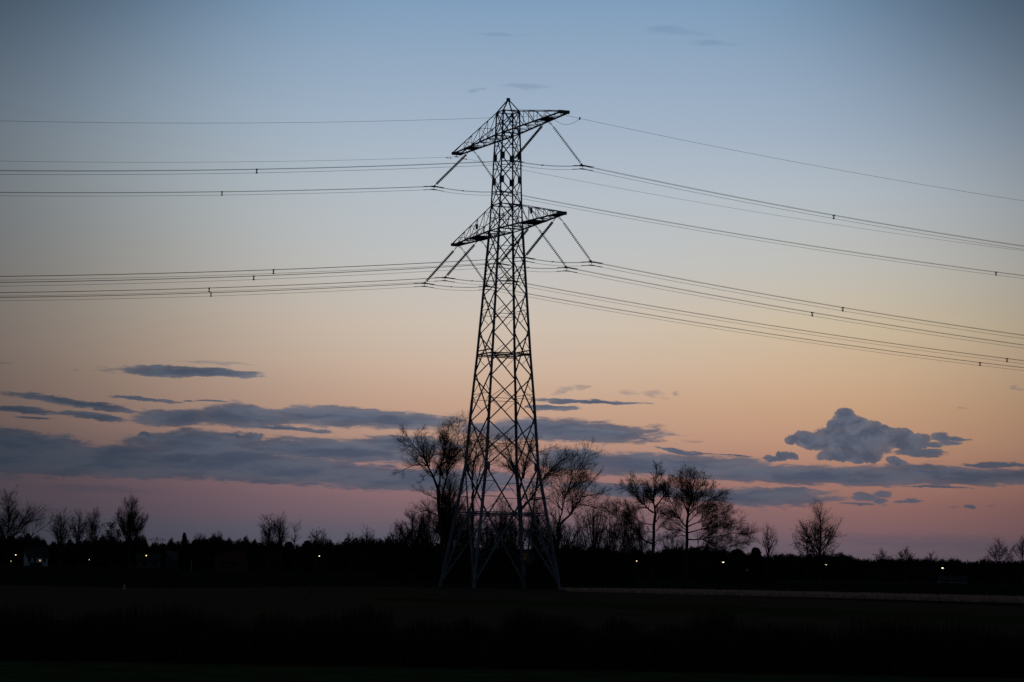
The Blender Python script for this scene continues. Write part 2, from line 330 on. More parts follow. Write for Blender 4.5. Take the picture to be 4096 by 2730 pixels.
for (i, j, dz) in FACES:
    b = MB(); h = MB()
    # feet to beam and beam to waist
    zb, zw = 8.815, 14.2
    mid = (cn(i, zb) + cn(j, zb)) / 2
    for k in (i, j):
        foot = cn(k, .9); top = cn(k, zw)
        b.bar(foot, mid, .16); b.bar(top, mid, .15)
        for z in (7.0, 5.3, 3.6, 1.9):
            t = (z - .9) / (zb - .9); q = foot.lerp(mid, t); h.bar(cn(k, z), q, .06)
        for z, z2 in ((1.9, 3.6), (3.6, 5.3), (5.3, 7.0), (7.0, zb)):
            t = (z2 - .9) / (zb - .9); h.bar(cn(k, z), foot.lerp(mid, t) if z2 < zb else cn(k, zb).lerp(mid, .45), .05)
        for z in (12.5, 10.75):
            t = (zw - z) / (zw - zb); q = top.lerp(mid, t); h.bar(cn(k, z), q, .065)
        h.bar(cn(k, 10.75), top.lerp(mid, (zw - 12.5) / (zw - zb)), .05)
        h.bar(cn(k, zb), top.lerp(mid, (zw - 10.75) / (zw - zb)), .05)
    h.bar(cn(i, 7.0).lerp(cn(j, 7.0), .2), cn(i, 7.0).lerp(cn(j, 7.0), .8), .06)
    for zi, (z0, z1) in enumerate(zip(LOW, LOW[1:])):
        a0, a1 = z0 + dz, z1 + dz
        if zi == len(LOW) - 2: a1 = z1
        if zi == 0: a0 = z0 - .2 + dz * .5
        wd = .115 if zi < 3 else .10
        b.bar(cn(i, a0), cn(j, a1), wd); b.bar(cn(j, a0), cn(i, a1), wd)
        zm = (a0 + a1) / 2
        h.bar(cn(i, zm), cn(j, zm), .055 if zi != 2 else .12)
        if zi < 5:
            for k, o in ((i, j), (j, i)):
                h.bar(cn(k, zm), cn(k, a1).lerp(cn(o, a0), .27), .05)
                h.bar(cn(k, zm), cn(k, a0).lerp(cn(o, a1), .27), .05)
    for z0, z1 in zip(UPP, UPP[1:]):
        b.bar(cn(i, z0), cn(j, z1), .10 if dz == 0 else .075); b.bar(cn(j, z0), cn(i, z1), .10 if dz == 0 else .075)
        h.bar(cn(i, (z0 + z1) / 2), cn(j, (z0 + z1) / 2), .05)
    for z in (41.652, 44.572, 52.891, 55.503): h.bar(cn(i, z), cn(j, z), .11)
    i0 = len(b.v); b.v += h.v; b.f += [tuple(i0 + q for q in f) for f in h.f]; b.build('lattice_bracing', M_STEEL, tower)
bm = MB()
for (i, j, _) in FACES:
    for dzz in (-.14, .14): bm.bar(cn(i, 8.815 + dzz), cn(j, 8.815 + dzz), .11)
    m_ = (cn(i, 8.815) + cn(j, 8.815)) / 2
    n_ = (cn(j, 8.8) - cn(i, 8.8)).normalized(); bm.box(m_, .55, .06, .6, (n_, n_.cross(Z), Z))
mids = [(cn(i, 8.815) + cn(j, 8.815)) / 2 for (i, j, _) in FACES]
for a_, b_ in ((0, 2), (2, 1), (1, 3), (3, 0)): bm.bar(mids[a_], mids[b_], .09)
bm.build('belt_beam', M_STEEL, tower)
bm = MB()
for k, o in ((0, 3), (1, 2)): bm.bar(cn(k, 27.15), cn(o, 27.15), .08)
for (i, j, _) in FACES: bm.bar(cn(i, 27.2), cn(j, 27.2), .13)
bm.build('belt_beam', M_STEEL, tower)
for z in (14.2, 47.422, 50.223, 44.572, 52.891, 55.4):
    for k in range(4):
        g = MB(); s_ = .34 if z > 20 else .42; hh = .82 if 46 < z < 51 else .4 if z > 20 else .9; s_ = s_ if 46 < z < 51 or z < 20 else .22
        c_ = cn(k, z)
        g.box(c_ - A * SG[k][0] * s_ * .55, s_ * 1.25, .05, hh, (A, B, Z)); g.box(c_ - B * SG[k][1] * s_ * .55, .05, s_ * 1.25, hh, (A, B, Z))
        g.build('gusset_plate', M_PLATE, tower)
pk = MB(); apex = C0 + Z * 57.0
for k in range(4): pk.bar(cn(k, 55.503), apex, .11)
pk.box(apex + Z * .0, .36, .3, .3, (A, B, Z)); pk.build('peak', M_STEEL, tower)
z = 14.6; nb = 0
while z < 55 and nb < 97:
    st = MB(); p = cn(2, z); st.bar(p, p + (A if nb % 2 else -B) * .3, .03); st.build('climbing_bolt', M_STEEL, tower); z += .42; nb += 1
def arm(side, L, zb, zt, tipw, fr, plats):
    b = MB(); wb, wt = hw(zb), hw(zt)
    root = lambda s, z, w: C0 + A * s * w + B * side * w + Z * z
    tip = lambda s: C0 + A * s * tipw + B * side * L + Z * zb
    bot = {}; top = {}
    for s in (-1, 1):
        r0, t0 = root(s, zb, wb), tip(s); r1 = root(s, zt, wt)
        b.bar(r0, t0, .15, .15); b.bar(r1, t0 + Z * .18, .075)
        for t in fr: bot[s, t] = t0.lerp(r0, t); top[s, t] = (t0 + Z * .18).lerp(r1, t)
    F = list(fr)
    for s in (-1, 1):
        for a_, c_ in zip(F, F[1:]):
            if a_ > 0: b.bar(bot[s, a_], top[s, a_], .06)
            b.bar(bot[s, a_], top[s, c_], .055)
    br = MB()
    for n, (a_, c_) in enumerate(zip(F, F[1:])):
        br.bar(bot[-1, a_], bot[1, a_], .07)
        m_ = (a_ + c_) / 2
        l0 = bot[-1, a_].lerp(bot[-1, c_], .5); l1 = bot[1, a_].lerp(bot[1, c_], .5)
        br.bar(bot[-1, a_], l1, .05); br.bar(l1, bot[-1, c_], .05)
        if n % 2 == 1: br.bar(top[-1, a_], top[1, a_], .05); br.bar(top[-1, a_], bot[1, a_], .04)
    o = b.build('crossarm', M_STEEL, tower); br.build('cross_bracing', M_STEEL, o)
    e = MB(); e.box(C0 + B * side * (L - .1) + Z * (zb + .06), tipw * 2 + .25, .42, .34, (A, B, Z)); e.build('end_plate', M_PLATE, o)
    for (bb, ln) in plats:
        t = (L - abs(bb)) / (L - wb); w = tipw + (wb - tipw) * t
        p = MB(); p.box(C0 + B * side * abs(bb) + Z * (zb - .02), w * 2 + .1, ln, .12, (A, B, Z)); p.build('hanger_platform', M_PLATE, o)
    return o
FU = (0, .27, .45, .63, .81, 1); FL = (0, .18, .34, .49, .67, .84, 1)
arm(-1, 16.376, 52.891, 55.503, .5, FU, [(11.1, 1.9)]); arm(1, 16.376, 52.891, 55.503, .5, FU, [(11.75, 2.0)])
arm(-1, 16.26, 41.652, 44.572, .4, FL, [(14.9, 1.6), (8.04, 3.2)]); arm(1, 16.26, 41.652, 44.572, .4, FL, [(15.1, 1.8), (8.2, 3.2)])
jb = MB(); jb.box(C0 + B * 9.6 + A * -.9 + Z * 42.7, .22, .2, .6, (A, B, Z)); jb.build('junction_box', M_PLATE, tower)
jb = MB(); jb.box(C0 - B * 6.9 + A * -.9 + Z * 42.8, .25, .2, .6, (A, B, Z)); jb.build('junction_box', mat('pale_steel_box', (.4, .42, .44), (.3, .32, .33), 3), tower)
sg = MB(); s0 = cn(2, 4.2) + Vector((.42, -.2, 0)); sg.box(s0, .44, .04, .36); sg.box(s0 - Z * .46, .44, .04, .4); sg.bar(s0 + Vector((-.45, .05, .1)), s0 + Vector((.1, .05, .1)), .04); sg.bar(s0 + Vector((-.45, .05, -.5)), s0 + Vector((.1, .05, -.5)), .04)
o = sg.build('warning_sign', M_SIGN, tower); o['label'] = 'orange-yellow warning plates fixed beside the rear leg'

# ---------------------------------------------------------------- insulator strings, conductors, earth wires
AL1, AL2, TB1, TB2 = 0.060309, 0.045704, 1.2354, 0.35706
D1 = -(A * math.cos(AL1) + B * math.sin(AL1)); D2 = (A * math.cos(AL2) + B * math.sin(AL2))
PHS = [('upper crossarm', 'left end', 52.891, -11.096, (5.311, 5.208), (3.836, 5.059), (.1014, .0004416), (.1182, .0004474), 888, 3984),
       ('upper crossarm', 'right end', 52.891, 11.747, (4.625, 5.272), (4.22, 5.02), (.1153, .0004945), (.1331, .0005623), 1027, 3335),
       ('lower crossarm', 'left tip', 41.652, -14.88, (4.849, 5.165), (3.705, 4.966), (.1077, .0004454), (.1218, .0004292), 844, 3920),
       ('lower crossarm', 'left inner platform', 41.652, -8.041, (4.83, 5.139), (3.648, 4.88), (.1088, .000433), (.1234, .0004374), 837, 4028),
       ('lower crossarm', 'right inner platform', 41.652, 8.199, (4.562, 5.15), (4.036, 4.971), (.1161, .0004489), (.1292, .0004519), 1015, 3249),
       ('lower crossarm', 'right tip', 41.652, 15.165, (4.48, 5.177), (3.966, 5.043), (.1151, .0004326), (.1272, .0004676), 1094, 3371)]
def path(b, pts, r, n=4):
    pts = [Vector(p) for p in pts]; i = len(b.v)
    for j, p in enumerate(pts):
        d = (pts[min(j + 1, len(pts) - 1)] - pts[max(j - 1, 0)]).normalized(); x = d.cross(Z).normalized(); y = x.cross(d)
        for k in range(n):
            q = 2 * math.pi * k / n + .785; b.v.append(tuple(p + (x * math.cos(q) + y * math.sin(q)) * r))
    for j in range(len(pts) - 1):
        for k in range(n): b.f.append((i + j * n + k, i + j * n + (k + 1) % n, i + (j + 1) * n + (k + 1) % n, i + (j + 1) * n + k))
def span(P, d, w, smax, n=60):
    return [P + d * s + Z * (-w[0] * s + w[1] * s * s) for s in [smax * (i / n) ** 1.3 for i in range(n + 1)]]
def make_string(T, Pt, label):
    o = empty('insulator_string', tuple(T), label, 'insulator', 'insulator strings hanging from the big pylon')
    d = (Pt - T); Ln = d.length; u = d / Ln; side = u.cross(B).normalized()
    b = MB(); top = T.lerp(Pt, .17); b.bar(T + B * .0, top, .05); b.bar(T + side * .28, T.lerp(Pt, .13), .035); b.bar(T + side * .2 + u * .3, T + u * .36, .035); b.build('hanger_rod', M_WIRE, o)
    b = MB(); a, e = T.lerp(Pt, .17), T.lerp(Pt, .945); n = 24; prof = []
    for i in range(n):
        t = i / n; prof += [(t + .05 / n, .03), (t + .34 / n, .18), (t + .46 / n, .165), (t + .52 / n, .03)]
    b.lathe(a, e, prof, 8); b.build('insulator_discs', M_INS, o)
    b = MB(); b.prism([Pt + B * .26 - u * .05, Pt - B * .26 - u * .05, Pt - B * .1 - u * .36, Pt + B * .1 - u * .36], side * .06); b.bar(Pt, Pt - Z * .36, .05)
    b.lathe(Pt - B * .2 - A * .5 - Z * .02, Pt - B * .2 + A * .5 - Z * .02, [(0, .03), (.3, .07), (.7, .07), (1, .03)], 6)
    b.lathe(Pt + B * .2 - A * .5 - Z * .02, Pt + B * .2 + A * .5 - Z * .02, [(0, .03), (.3, .07), (.7, .07), (1, .03)], 6)
    b.lathe(Pt - A * .45 - Z * .39, Pt + A * .45 - Z * .39, [(0, .03), (.3, .07), (.7, .07), (1, .03)], 6); b.build('yoke_plate', M_PLATE, o)
for (armn, where, z0, bb, t1, t2, w1, w2, sx1, sx2) in PHS:
    T = C0 + B * bb + Z * z0
    P1 = T - A * t1[0] + B * TB1 - Z * t1[1]; P2 = T + A * t2[0] + B * TB2 - Z * t2[1]
    make_string(T - Z * .05, P1, f'insulator string slanting down to the left from the {where} of the {armn}')
    make_string(T - Z * .05, P2, f'insulator string slanting down to the right from the {where} of the {armn}')
    o = empty('conductor_bundle', tuple((P1 + P2) / 2), f'three-wire power line held under the {where} of the {armn}', 'power line', 'conductor bundles strung from the big pylon')
    left = span(P1, D1, w1, w1[0] / w1[1]); right = span(P2, D2, w2, w2[0] / w2[1])
    midp = [P1.lerp(P2, t) - Z * (.28 * 4 * t * (1 - t)) for t in [i / 10 for i in range(1, 10)]]
    line = list(reversed(left)) + midp + right
    for off in (B * .2, B * -.2, Z * -.39):
        b = MB(); path(b, [p + off for p in line], .021)
        for P_, dd in ((P1, D1), (P2, D2), (P1, (P2 - P1).normalized()), (P2, (P1 - P2).normalized())):
            b.bar(P_ + off, P_ + off + dd * 1.3 - Z * .1, .055)
        b.build('conductor', M_WIRE, o)
    for arr, tx in ((left, sx1), (right, sx2)):
        for p, q in zip(arr, arr[1:]):
            xa, xb = proj(p)[0], proj(q)[0]
            if min(xa, xb) <= tx < max(xa, xb):
                c_ = p.lerp(q, (tx - xa) / (xb - xa)); s_ = MB()
                s_.bar(c_ + B * .24, c_ - B * .24, .10); s_.bar(c_ + B * .2, c_ - Z * .42, .07); s_.bar(c_ - B * .2, c_ - Z * .42, .07); s_.box(c_ - Z * .4, .2, .1, .12, (A, B, Z)); s_.build('spacer', M_PLATE, o); break
    c_ = P1.lerp(P2, .42) - Z * .27; s_ = MB(); s_.bar(c_ + B * .24, c_ - B * .24, .09); s_.build('spacer', M_PLATE, o)
for (bb, dz, w1, w2, nm) in ((-16.364, .326, (.10444, .00047447), (.12231, .00044852), 'left tip'), (16.05, .219, (.11948, .00055839), (.12905, .0005159), 'right tip')):
    T = C0 + B * bb + Z * (52.891 - dz)
    o = empty('earth_wire', tuple(T), f'single thin earth wire strung from the {nm} of the upper crossarm', 'earth wire', 'earth wires along the top of the line')
    b = MB(); path(b, list(reversed(span(T, D1, w1, w1[0] / w1[1]))) + span(T, D2, w2, w2[0] / w2[1])[1:], .017); b.build('wire', M_WIRE, o)
    b = MB(); b.bar(T, T + Z * .4, .06); b.box(T, .5, .1, .1, (A, B, Z)); b.build('clamp', M_PLATE, o)
    if bb < 0:
        for d_, w_ in ((D1, w1), (D2, w2)):
            s_ = 1.0 if d_ is D1 else 1.0; q = T + d_ * s_ - Z * w_[0] * s_; b = MB(); b.bar(q - d_ * .28 - Z * .1, q + d_ * .28 - Z * .1, .03); b.box(q - d_ * .25 - Z * .1, .16, .09, .09, (A, B, Z)); b.box(q + d_ * .25 - Z * .1, .16, .09, .09, (A, B, Z)); b.bar(q, q - Z * .1, .04); b.build('vibration_damper', M_PLATE, o)
    else:
        q = T + D2 * 2.0 - Z * w2[0] * 2.0; s0 = T - B * 1.6 - A * .6 - Z * .1; b = MB()
        path(b, [s0.lerp(q, t) - Z * (.75 * 4 * t * (1 - t)) for t in [i / 12 for i in range(13)]], .022); b.box(q, .12, .12, .3, (A, B, Z)); b.build('jumper_loop', M_WIRE, o)

#TREES
# ---------------------------------------------------------------- bare trees
def nrm(a): return a / np.maximum(np.linalg.norm(a, axis=-1, keepdims=True), 1e-9)
def tubes(P, Rr, k):                      # P (n,m,3) centre lines, Rr (n,m) radii -> vertices, quads
    n, m, _ = P.shape
    T = np.empty_like(P); T[:, 1:-1] = P[:, 2:] - P[:, :-2]; T[:, 0] = P[:, 1] - P[:, 0]; T[:, -1] = P[:, -1] - P[:, -2]; T = nrm(T)
    ref = np.zeros_like(T); ref[..., 2] = 1; al = np.abs(T[..., 2]) > .95; ref[al] = (1, 0, 0)
    X = nrm(np.cross(T, ref)); Y = np.cross(T, X)
    q = np.arange(k) * 2 * math.pi / k
    V = P[:, :, None, :] + (X[:, :, None, :] * np.cos(q)[None, None, :, None] + Y[:, :, None, :] * np.sin(q)[None, None, :, None]) * Rr[:, :, None, None]
    idx = np.arange(n * m * k).reshape(n, m, k); a = idx[:, :-1]; b = idx[:, 1:]
    F = np.stack([a, np.roll(a, -1, 2), np.roll(b, -1, 2), b], -1).reshape(-1, 4)
    return V.reshape(-1, 3), F
def join(parts):
    vs, fs, o = [], [], 0
    for v, f in parts: vs.append(v); fs.append(f + o); o += len(v)
    return np.concatenate(vs), np.concatenate(fs)
def quad_obj(name, v, f, m, parent=None):
    off = np.array(parent_loc(parent)) if parent else np.zeros(3)
    me = bpy.data.meshes.new(name); k = f.shape[1]
    me.vertices.add(len(v)); me.vertices.foreach_set('co', (v - off).astype(np.float32).ravel())
    me.loops.add(f.size); me.loops.foreach_set('vertex_index', f.astype(np.int32).ravel())
    me.polygons.add(len(f)); me.polygons.foreach_set('loop_start', np.arange(0, f.size, k, dtype=np.int32)); me.polygons.foreach_set('loop_total', np.full(len(f), k, dtype=np.int32))
    me.update(calc_edges=True); me.materials.append(m)
    o = bpy.data.objects.new(name, me); COL.objects.link(o)
    if parent: o.parent = parent
    return o
def branch(S, D, L, R0, rng, m=4, wig=.25, up=.15, taper=.35):
    n = len(S); P = np.empty((n, m, 3)); P[:, 0] = S; d = D.copy()
    for j in range(1, m):
        d = nrm(d + rng.normal(0, wig, (n, 3)) + np.array([0, 0, up])); P[:, j] = P[:, j - 1] + d * (L / (m - 1))[:, None]
    t = np.linspace(0, 1, m); return P, R0[:, None] * (1 - (1 - taper) * t)[None, :]
def kids(P, Rr, L, cnt, rng, amin, amax, ratio, rr=.55, tmin=.12, up=.1, fall=.5):
    """children spread along every parent path"""
    n, m, _ = P.shape; rep = np.repeat(np.arange(n), cnt); N_ = len(rep)
    t = tmin + (1 - tmin) * rng.random(N_); x = t * (m - 1); i = np.minimum(x.astype(int), m - 2); fr = (x - i)[:, None]
    S = P[rep, i] * (1 - fr) + P[rep, i + 1] * fr; T = nrm(P[rep, i + 1] - P[rep, i])
    rad = Rr[rep, i] * (1 - fr[:, 0]) + Rr[rep, i + 1] * fr[:, 0]
    perp = nrm(np.cross(T, rng.normal(0, 1, (N_, 3)))); a = np.radians(rng.uniform(amin, amax, N_))[:, None]
    D = nrm(T * np.cos(a) + perp * np.sin(a) + np.array([0, 0, up]))
    Ln = L[rep] * ratio * (1 - fall * t ** 1.3) * rng.uniform(.65, 1.3, N_)
    return S, D, Ln, rad * rr
def smooth_path(p, n):
    p = np.array(p, float); s = np.r_[0, np.cumsum(np.linalg.norm(np.diff(p[:, :3], axis=0), axis=1))]; t = np.linspace(0, s[-1], n)
    q = np.stack([np.interp(t, s, p[:, k]) for k in range(p.shape[1])], 1); c = q.copy()
    for _ in range(2): c[1:-1] = (c[:-2] + 2 * c[1:-1] + c[2:]) / 4
    return c
def make_tree(name, label, trunk, limbs, rng, dens=1.0, twig=.02, up=.12, l1=.44, group=None, barkm=None, sag=0.0, leaves=0, lmat=None, lsize=.3, levels=3, a1=(26, 62), cat='tree', trunk_twigs=True, lmax=4.5):
    """trunk / limbs: lists of arrays (n,4): x, y, z, radius"""
    base = trunk[0][0][:3]; o = empty(name, (float(base[0]), float(base[1]), 0.0), label, cat, group)
    tp = []
    for q in trunk + limbs: tp.append(tubes(q[None, :, :3], q[None, :, 3], 6 if q[0, 3] > .12 else 5))
    v, f = join(tp); quad_obj('trunk', v, f, barkm or M_BARK, o)
    cr = []; ends = []
    lv = []
    for q in limbs + ([trunk[-1]] if trunk_twigs else []):
        Ls = np.linalg.norm(np.diff(q[:, :3], axis=0), axis=1).sum(); P = q[None, :, :3]; Rr = q[None, :, 3]
        cnt = max(4, int(Ls * 2.1 * dens)); tm = .15 if q is not trunk[-1] else .62
        S, D, L, R0 = kids(P, Rr, np.array([Ls]), cnt, rng, *a1, l1, .5, tm, up, .6); lv.append((S, D, np.clip(L, .9, lmax), np.clip(R0, twig * 1.6, .12)))
    S, D, L, R0 = [np.concatenate([l[k] for l in lv]) for k in range(4)]
    P, Rr = branch(S, D, L, R0, rng, 6, .13, up * .7 - sag); cr.append(tubes(P, Rr, 4))
    if levels > 1:
        cnt = np.clip((L * 3.0 * dens).astype(int), 4, 16); S, D, L2, R2 = kids(P, Rr, L, cnt, rng, 22, 52, .55, .6, .15, up * .6); L2 = np.clip(L2, .35, None); R2 = np.clip(R2 * .8, twig * .8, .04)
        P2, Q2 = branch(S, D, L2, R2, rng, 4, .15, up * .5 - sag); cr.append(tubes(P2, Q2, 3)); ends.append(P2)
        if levels > 2:
            cnt = np.clip((L2 * 4.0 * dens).astype(int), 3, 10); S, D, L3, R3 = kids(P2, Q2, L2, cnt, rng, 20, 55, .65, .7, .15, up * .4); L3 = np.clip(L3, .35, 1.5); R3 = np.clip(R3 * .5, twig * .42, twig * .7)
            P3, Q3 = branch(S, D, L3, R3, rng, 3, .18, up * .3 - sag); cr.append(tubes(P3, Q3, 3)); ends.append(P3)
    v, f = join(cr); quad_obj('crown', v, f, M_TWIG, o)
    if leaves:
        e = np.concatenate([x.reshape(-1, 3) for x in ends]); c = e[rng.integers(0, len(e), leaves)] + rng.normal(0, lsize * .5, (leaves, 3))
        quad_obj('leaves', *leaf_quads(c, lsize, rng), lmat or M_TWIG, o)
    return o
def leaf_quads(c, size, rng, flat=1.0):
    n = len(c); a = nrm(rng.normal(0, 1, (n, 3)) * (1, 1, flat)); b = nrm(np.cross(a, rng.normal(0, 1, (n, 3)))); s = (size * rng.uniform(.5, 1.2, n))[:, None]
    V = np.stack([c - a * s * .5, c + b * s * .28, c + a * s * .5, c - b * s * .28], 1).reshape(-1, 3); return V, np.arange(4 * n).reshape(-1, 4)
def traced(lines, D, rng, spread=.5, n=9):
    """measured main limbs (photo points) set out at distance D; each limb wanders in depth too. lines: (pts, r0, r1)"""
    out = []; known = []
    for pts, r0, r1 in lines:
        w = [at(px, py, D) for px, py in pts]; y0 = 0.0
        if known:
            k = min(known, key=lambda k_: (k_[0] - w[0].x) ** 2 + (k_[2] - w[0].z) ** 2)
            if (k[0] - w[0].x) ** 2 + (k[2] - w[0].z) ** 2 < 9: y0 = k[1]
        ln = sum((b - a).length for a, b in zip(w, w[1:])); y1 = y0 + rng.uniform(-1, 1) * spread * ln * (.9 if known else .05)
        arr = []; s = 0
        for j, p in enumerate(w):
            if j: s += (w[j] - w[j - 1]).length
            t = s / ln; y = y0 + (y1 - y0) * t; q = at(*pts[j], D + y); arr.append((q.x, D + y, q.z if (j or known) else -0.15, .82 * (r0 + (r1 - r0) * t ** .6)))
        q = smooth_path(arr, max(n, int(ln * .9))); q[1:, :3] += rng.normal(0, min(.07, .02 * ln), (len(q) - 1, 3)); known += [(a[0], a[1] - D, a[2]) for a in q]; out.append(q)
    return out
def rg(l, x0, y0, s): return [([(x0 + x / s, y0 + y / s) for x, y in pts], a, b) for pts, a, b in l]
def g7(l): return rg(l, 1500, 1640, 2.178)
def g8(l): return rg(l, 1800, 1640, 2.178)
def r7(l): return rg(l, 2200, 1750, 2.353)
rng = np.random.default_rng(11)
def hero(label, D, lines, ntr=1, **kw):
    t = traced(lines, D, rng, kw.pop('spread', .5)); return make_tree('bare_tree', label, t[:ntr], t[ntr:], rng, group='bare trees behind the big pylon', trunk_twigs=False, l1=.42, lmax=3.4 if D > 500 else 5.0, dens=kw.pop('dens') * (1.45 if D > 500 else 1.2), twig=kw.pop('twig') * .68, **kw)
hero('tall bare poplar forking low, leftmost tree behind the big pylon', 420, g7([
    ([(600, 1500), (590, 1300), (575, 1000), (560, 850), (550, 690)], .55, .36),
    ([(550, 690), (520, 620), (490, 530), (430, 420), (360, 340), (310, 270), (240, 190)], .28, .05),
    ([(465, 490), (380, 478), (310, 485), (250, 520), (190, 560)], .14, .035), ([(430, 420), (415, 290), (400, 210), (420, 150)], .12, .03),
    ([(552, 690), (568, 560), (574, 460), (600, 380), (630, 300), (640, 140)], .24, .04), ([(575, 480), (640, 440), (690, 400), (800, 385)], .14, .04),
    ([(585, 800), (600, 680), (630, 560), (645, 470), (680, 410), (700, 330), (750, 220), (730, 130)], .26, .04), ([(690, 400), (750, 340), (830, 290)], .12, .04),
    ([(555, 930), (500, 885), (430, 880), (340, 900), (290, 940)], .14, .04), ([(600, 380), (570, 300), (560, 220), (550, 140)], .1, .03), ([(355, 335), (280, 320), (195, 250)], .08, .03), ([(560, 780), (480, 760), (400, 700), (330, 700)], .1, .03), ([(490, 540), (430, 570), (390, 640)], .09, .03)]), dens=1.15, twig=.026, up=.08)
hero('tall bare tree seen through the left half of the pylon lattice', 410, g7([
    ([(850, 1500), (850, 1300), (850, 900), (850, 690)], .42, .26), ([(850, 690), (848, 600), (845, 530), (870, 430), (890, 330), (895, 210)], .22, .03),
    ([(848, 620), (800, 520), (792, 420), (770, 320), (780, 240)], .14, .03), ([(860, 760), (900, 620), (925, 500), (950, 430), (1000, 330), (1040, 270)], .2, .03), ([(870, 430), (930, 350), (950, 250), (940, 180)], .11, .03),
    ([(925, 500), (1000, 470), (1060, 470)], .08, .03), ([(850, 560), (820, 440), (830, 330), (830, 230)], .1, .03)]), dens=1.1, twig=.026, up=.1)
hero('thick trunked bare tree behind the right half of the pylon with a long right limb', 415, g8([
    ([(630, 1420), (620, 1250), (615, 900), (600, 700)], .6, .4), ([(600, 700), (588, 600), (560, 500), (520, 400), (490, 320), (480, 230)], .3, .04), ([(600, 690), (630, 600), (640, 500), (680, 400), (700, 300), (720, 220)], .26, .04),
    ([(618, 870), (690, 790), (740, 730), (790, 620), (830, 560), (855, 520), (920, 480), (1000, 440), (1040, 400)], .3, .04), ([(870, 530), (930, 540), (1000, 560), (1010, 600)], .1, .03), ([(640, 520), (645, 440), (600, 340), (600, 250)], .12, .03),
    ([(640, 600), (650, 520), (645, 495)], .16, .12), ([(700, 330), (780, 380), (850, 340), (910, 320)], .09, .03), ([(520, 400), (440, 380), (390, 300)], .08, .03), ([(740, 730), (660, 740), (640, 800)], .1, .04)]), dens=1.15, twig=.026, up=.1)
hero('bare tree just right of the pylon whose limbs lean to the right', 430, g8([
    ([(945, 1420), (940, 1250), (942, 1010)], .42, .36), ([(942, 1010), (975, 900), (1000, 780), (1020, 690), (1060, 610), (1120, 520), (1170, 450), (1190, 370)], .24, .04), ([(955, 1000), (1030, 930), (1090, 870), (1130, 800), (1180, 690), (1230, 620), (1290, 560)], .26, .04),
    ([(1130, 825), (1200, 830), (1270, 850), (1340, 880)], .12, .035), ([(940, 1010), (905, 930), (865, 870), (845, 800)], .16, .035), ([(955, 940), (950, 840), (940, 720), (900, 650)], .12, .03), ([(1150, 760), (1230, 735), (1310, 740), (1390, 690)], .12, .03),
    ([(1060, 610), (1080, 520), (1080, 400)], .1, .03), ([(1120, 520), (1200, 520), (1280, 480)], .09, .03), ([(1010, 740), (1100, 700), (1200, 600)], .09, .03), ([(1000, 780), (960, 690), (960, 600)], .08, .03)]), dens=1.0, twig=.026, up=.1)
hero('crooked bare oak with gnarled limbs, left of the round-crowned oak', 520, r7([
    ([(958, 1390), (960, 1200), (975, 950), (990, 720)], .62, .36), ([(990, 720), (975, 620), (960, 540), (985, 450), (1000, 380), (1005, 285)], .3, .04), ([(975, 710), (910, 670), (860, 600), (815, 560), (760, 505), (650, 480)], .26, .04),
    ([(820, 560), (815, 480), (790, 420), (770, 350)], .12, .04), ([(990, 660), (1030, 600), (1080, 550), (1120, 490), (1130, 430), (1110, 360)], .24, .04), ([(965, 1005), (890, 985), (820, 920), (760, 840), (690, 790), (600, 720), (500, 650)], .26, .04),
    ([(850, 1090), (790, 1060), (720, 1000), (690, 940), (600, 930), (560, 990)], .2, .04), ([(985, 830), (900, 820), (820, 800), (760, 700), (660, 620)], .16, .03), ([(1000, 880), (1060, 800), (1130, 760)], .14, .03), ([(960, 540), (900, 480), (880, 420)], .1, .03), ([(985, 450), (1040, 400), (1070, 350)], .1, .03),
    ([(690, 790), (640, 700), (610, 620)], .1, .03), ([(850, 1340), (850, 1180), (850, 1090), (840, 1000), (850, 900)], .22, .05), ([(982, 760), (1010, 690), (1060, 640), (1110, 590)], .14, .03), ([(975, 620), (930, 560), (900, 500), (890, 440)], .13, .03), ([(965, 1005), (1030, 960), (1100, 930)], .12, .03), ([(980, 900), (920, 890), (850, 880), (780, 850)], .13, .03), ([(990, 800), (1050, 720), (1090, 690)], .12, .03)]), dens=1.25, twig=.03, up=.08, spread=.6)
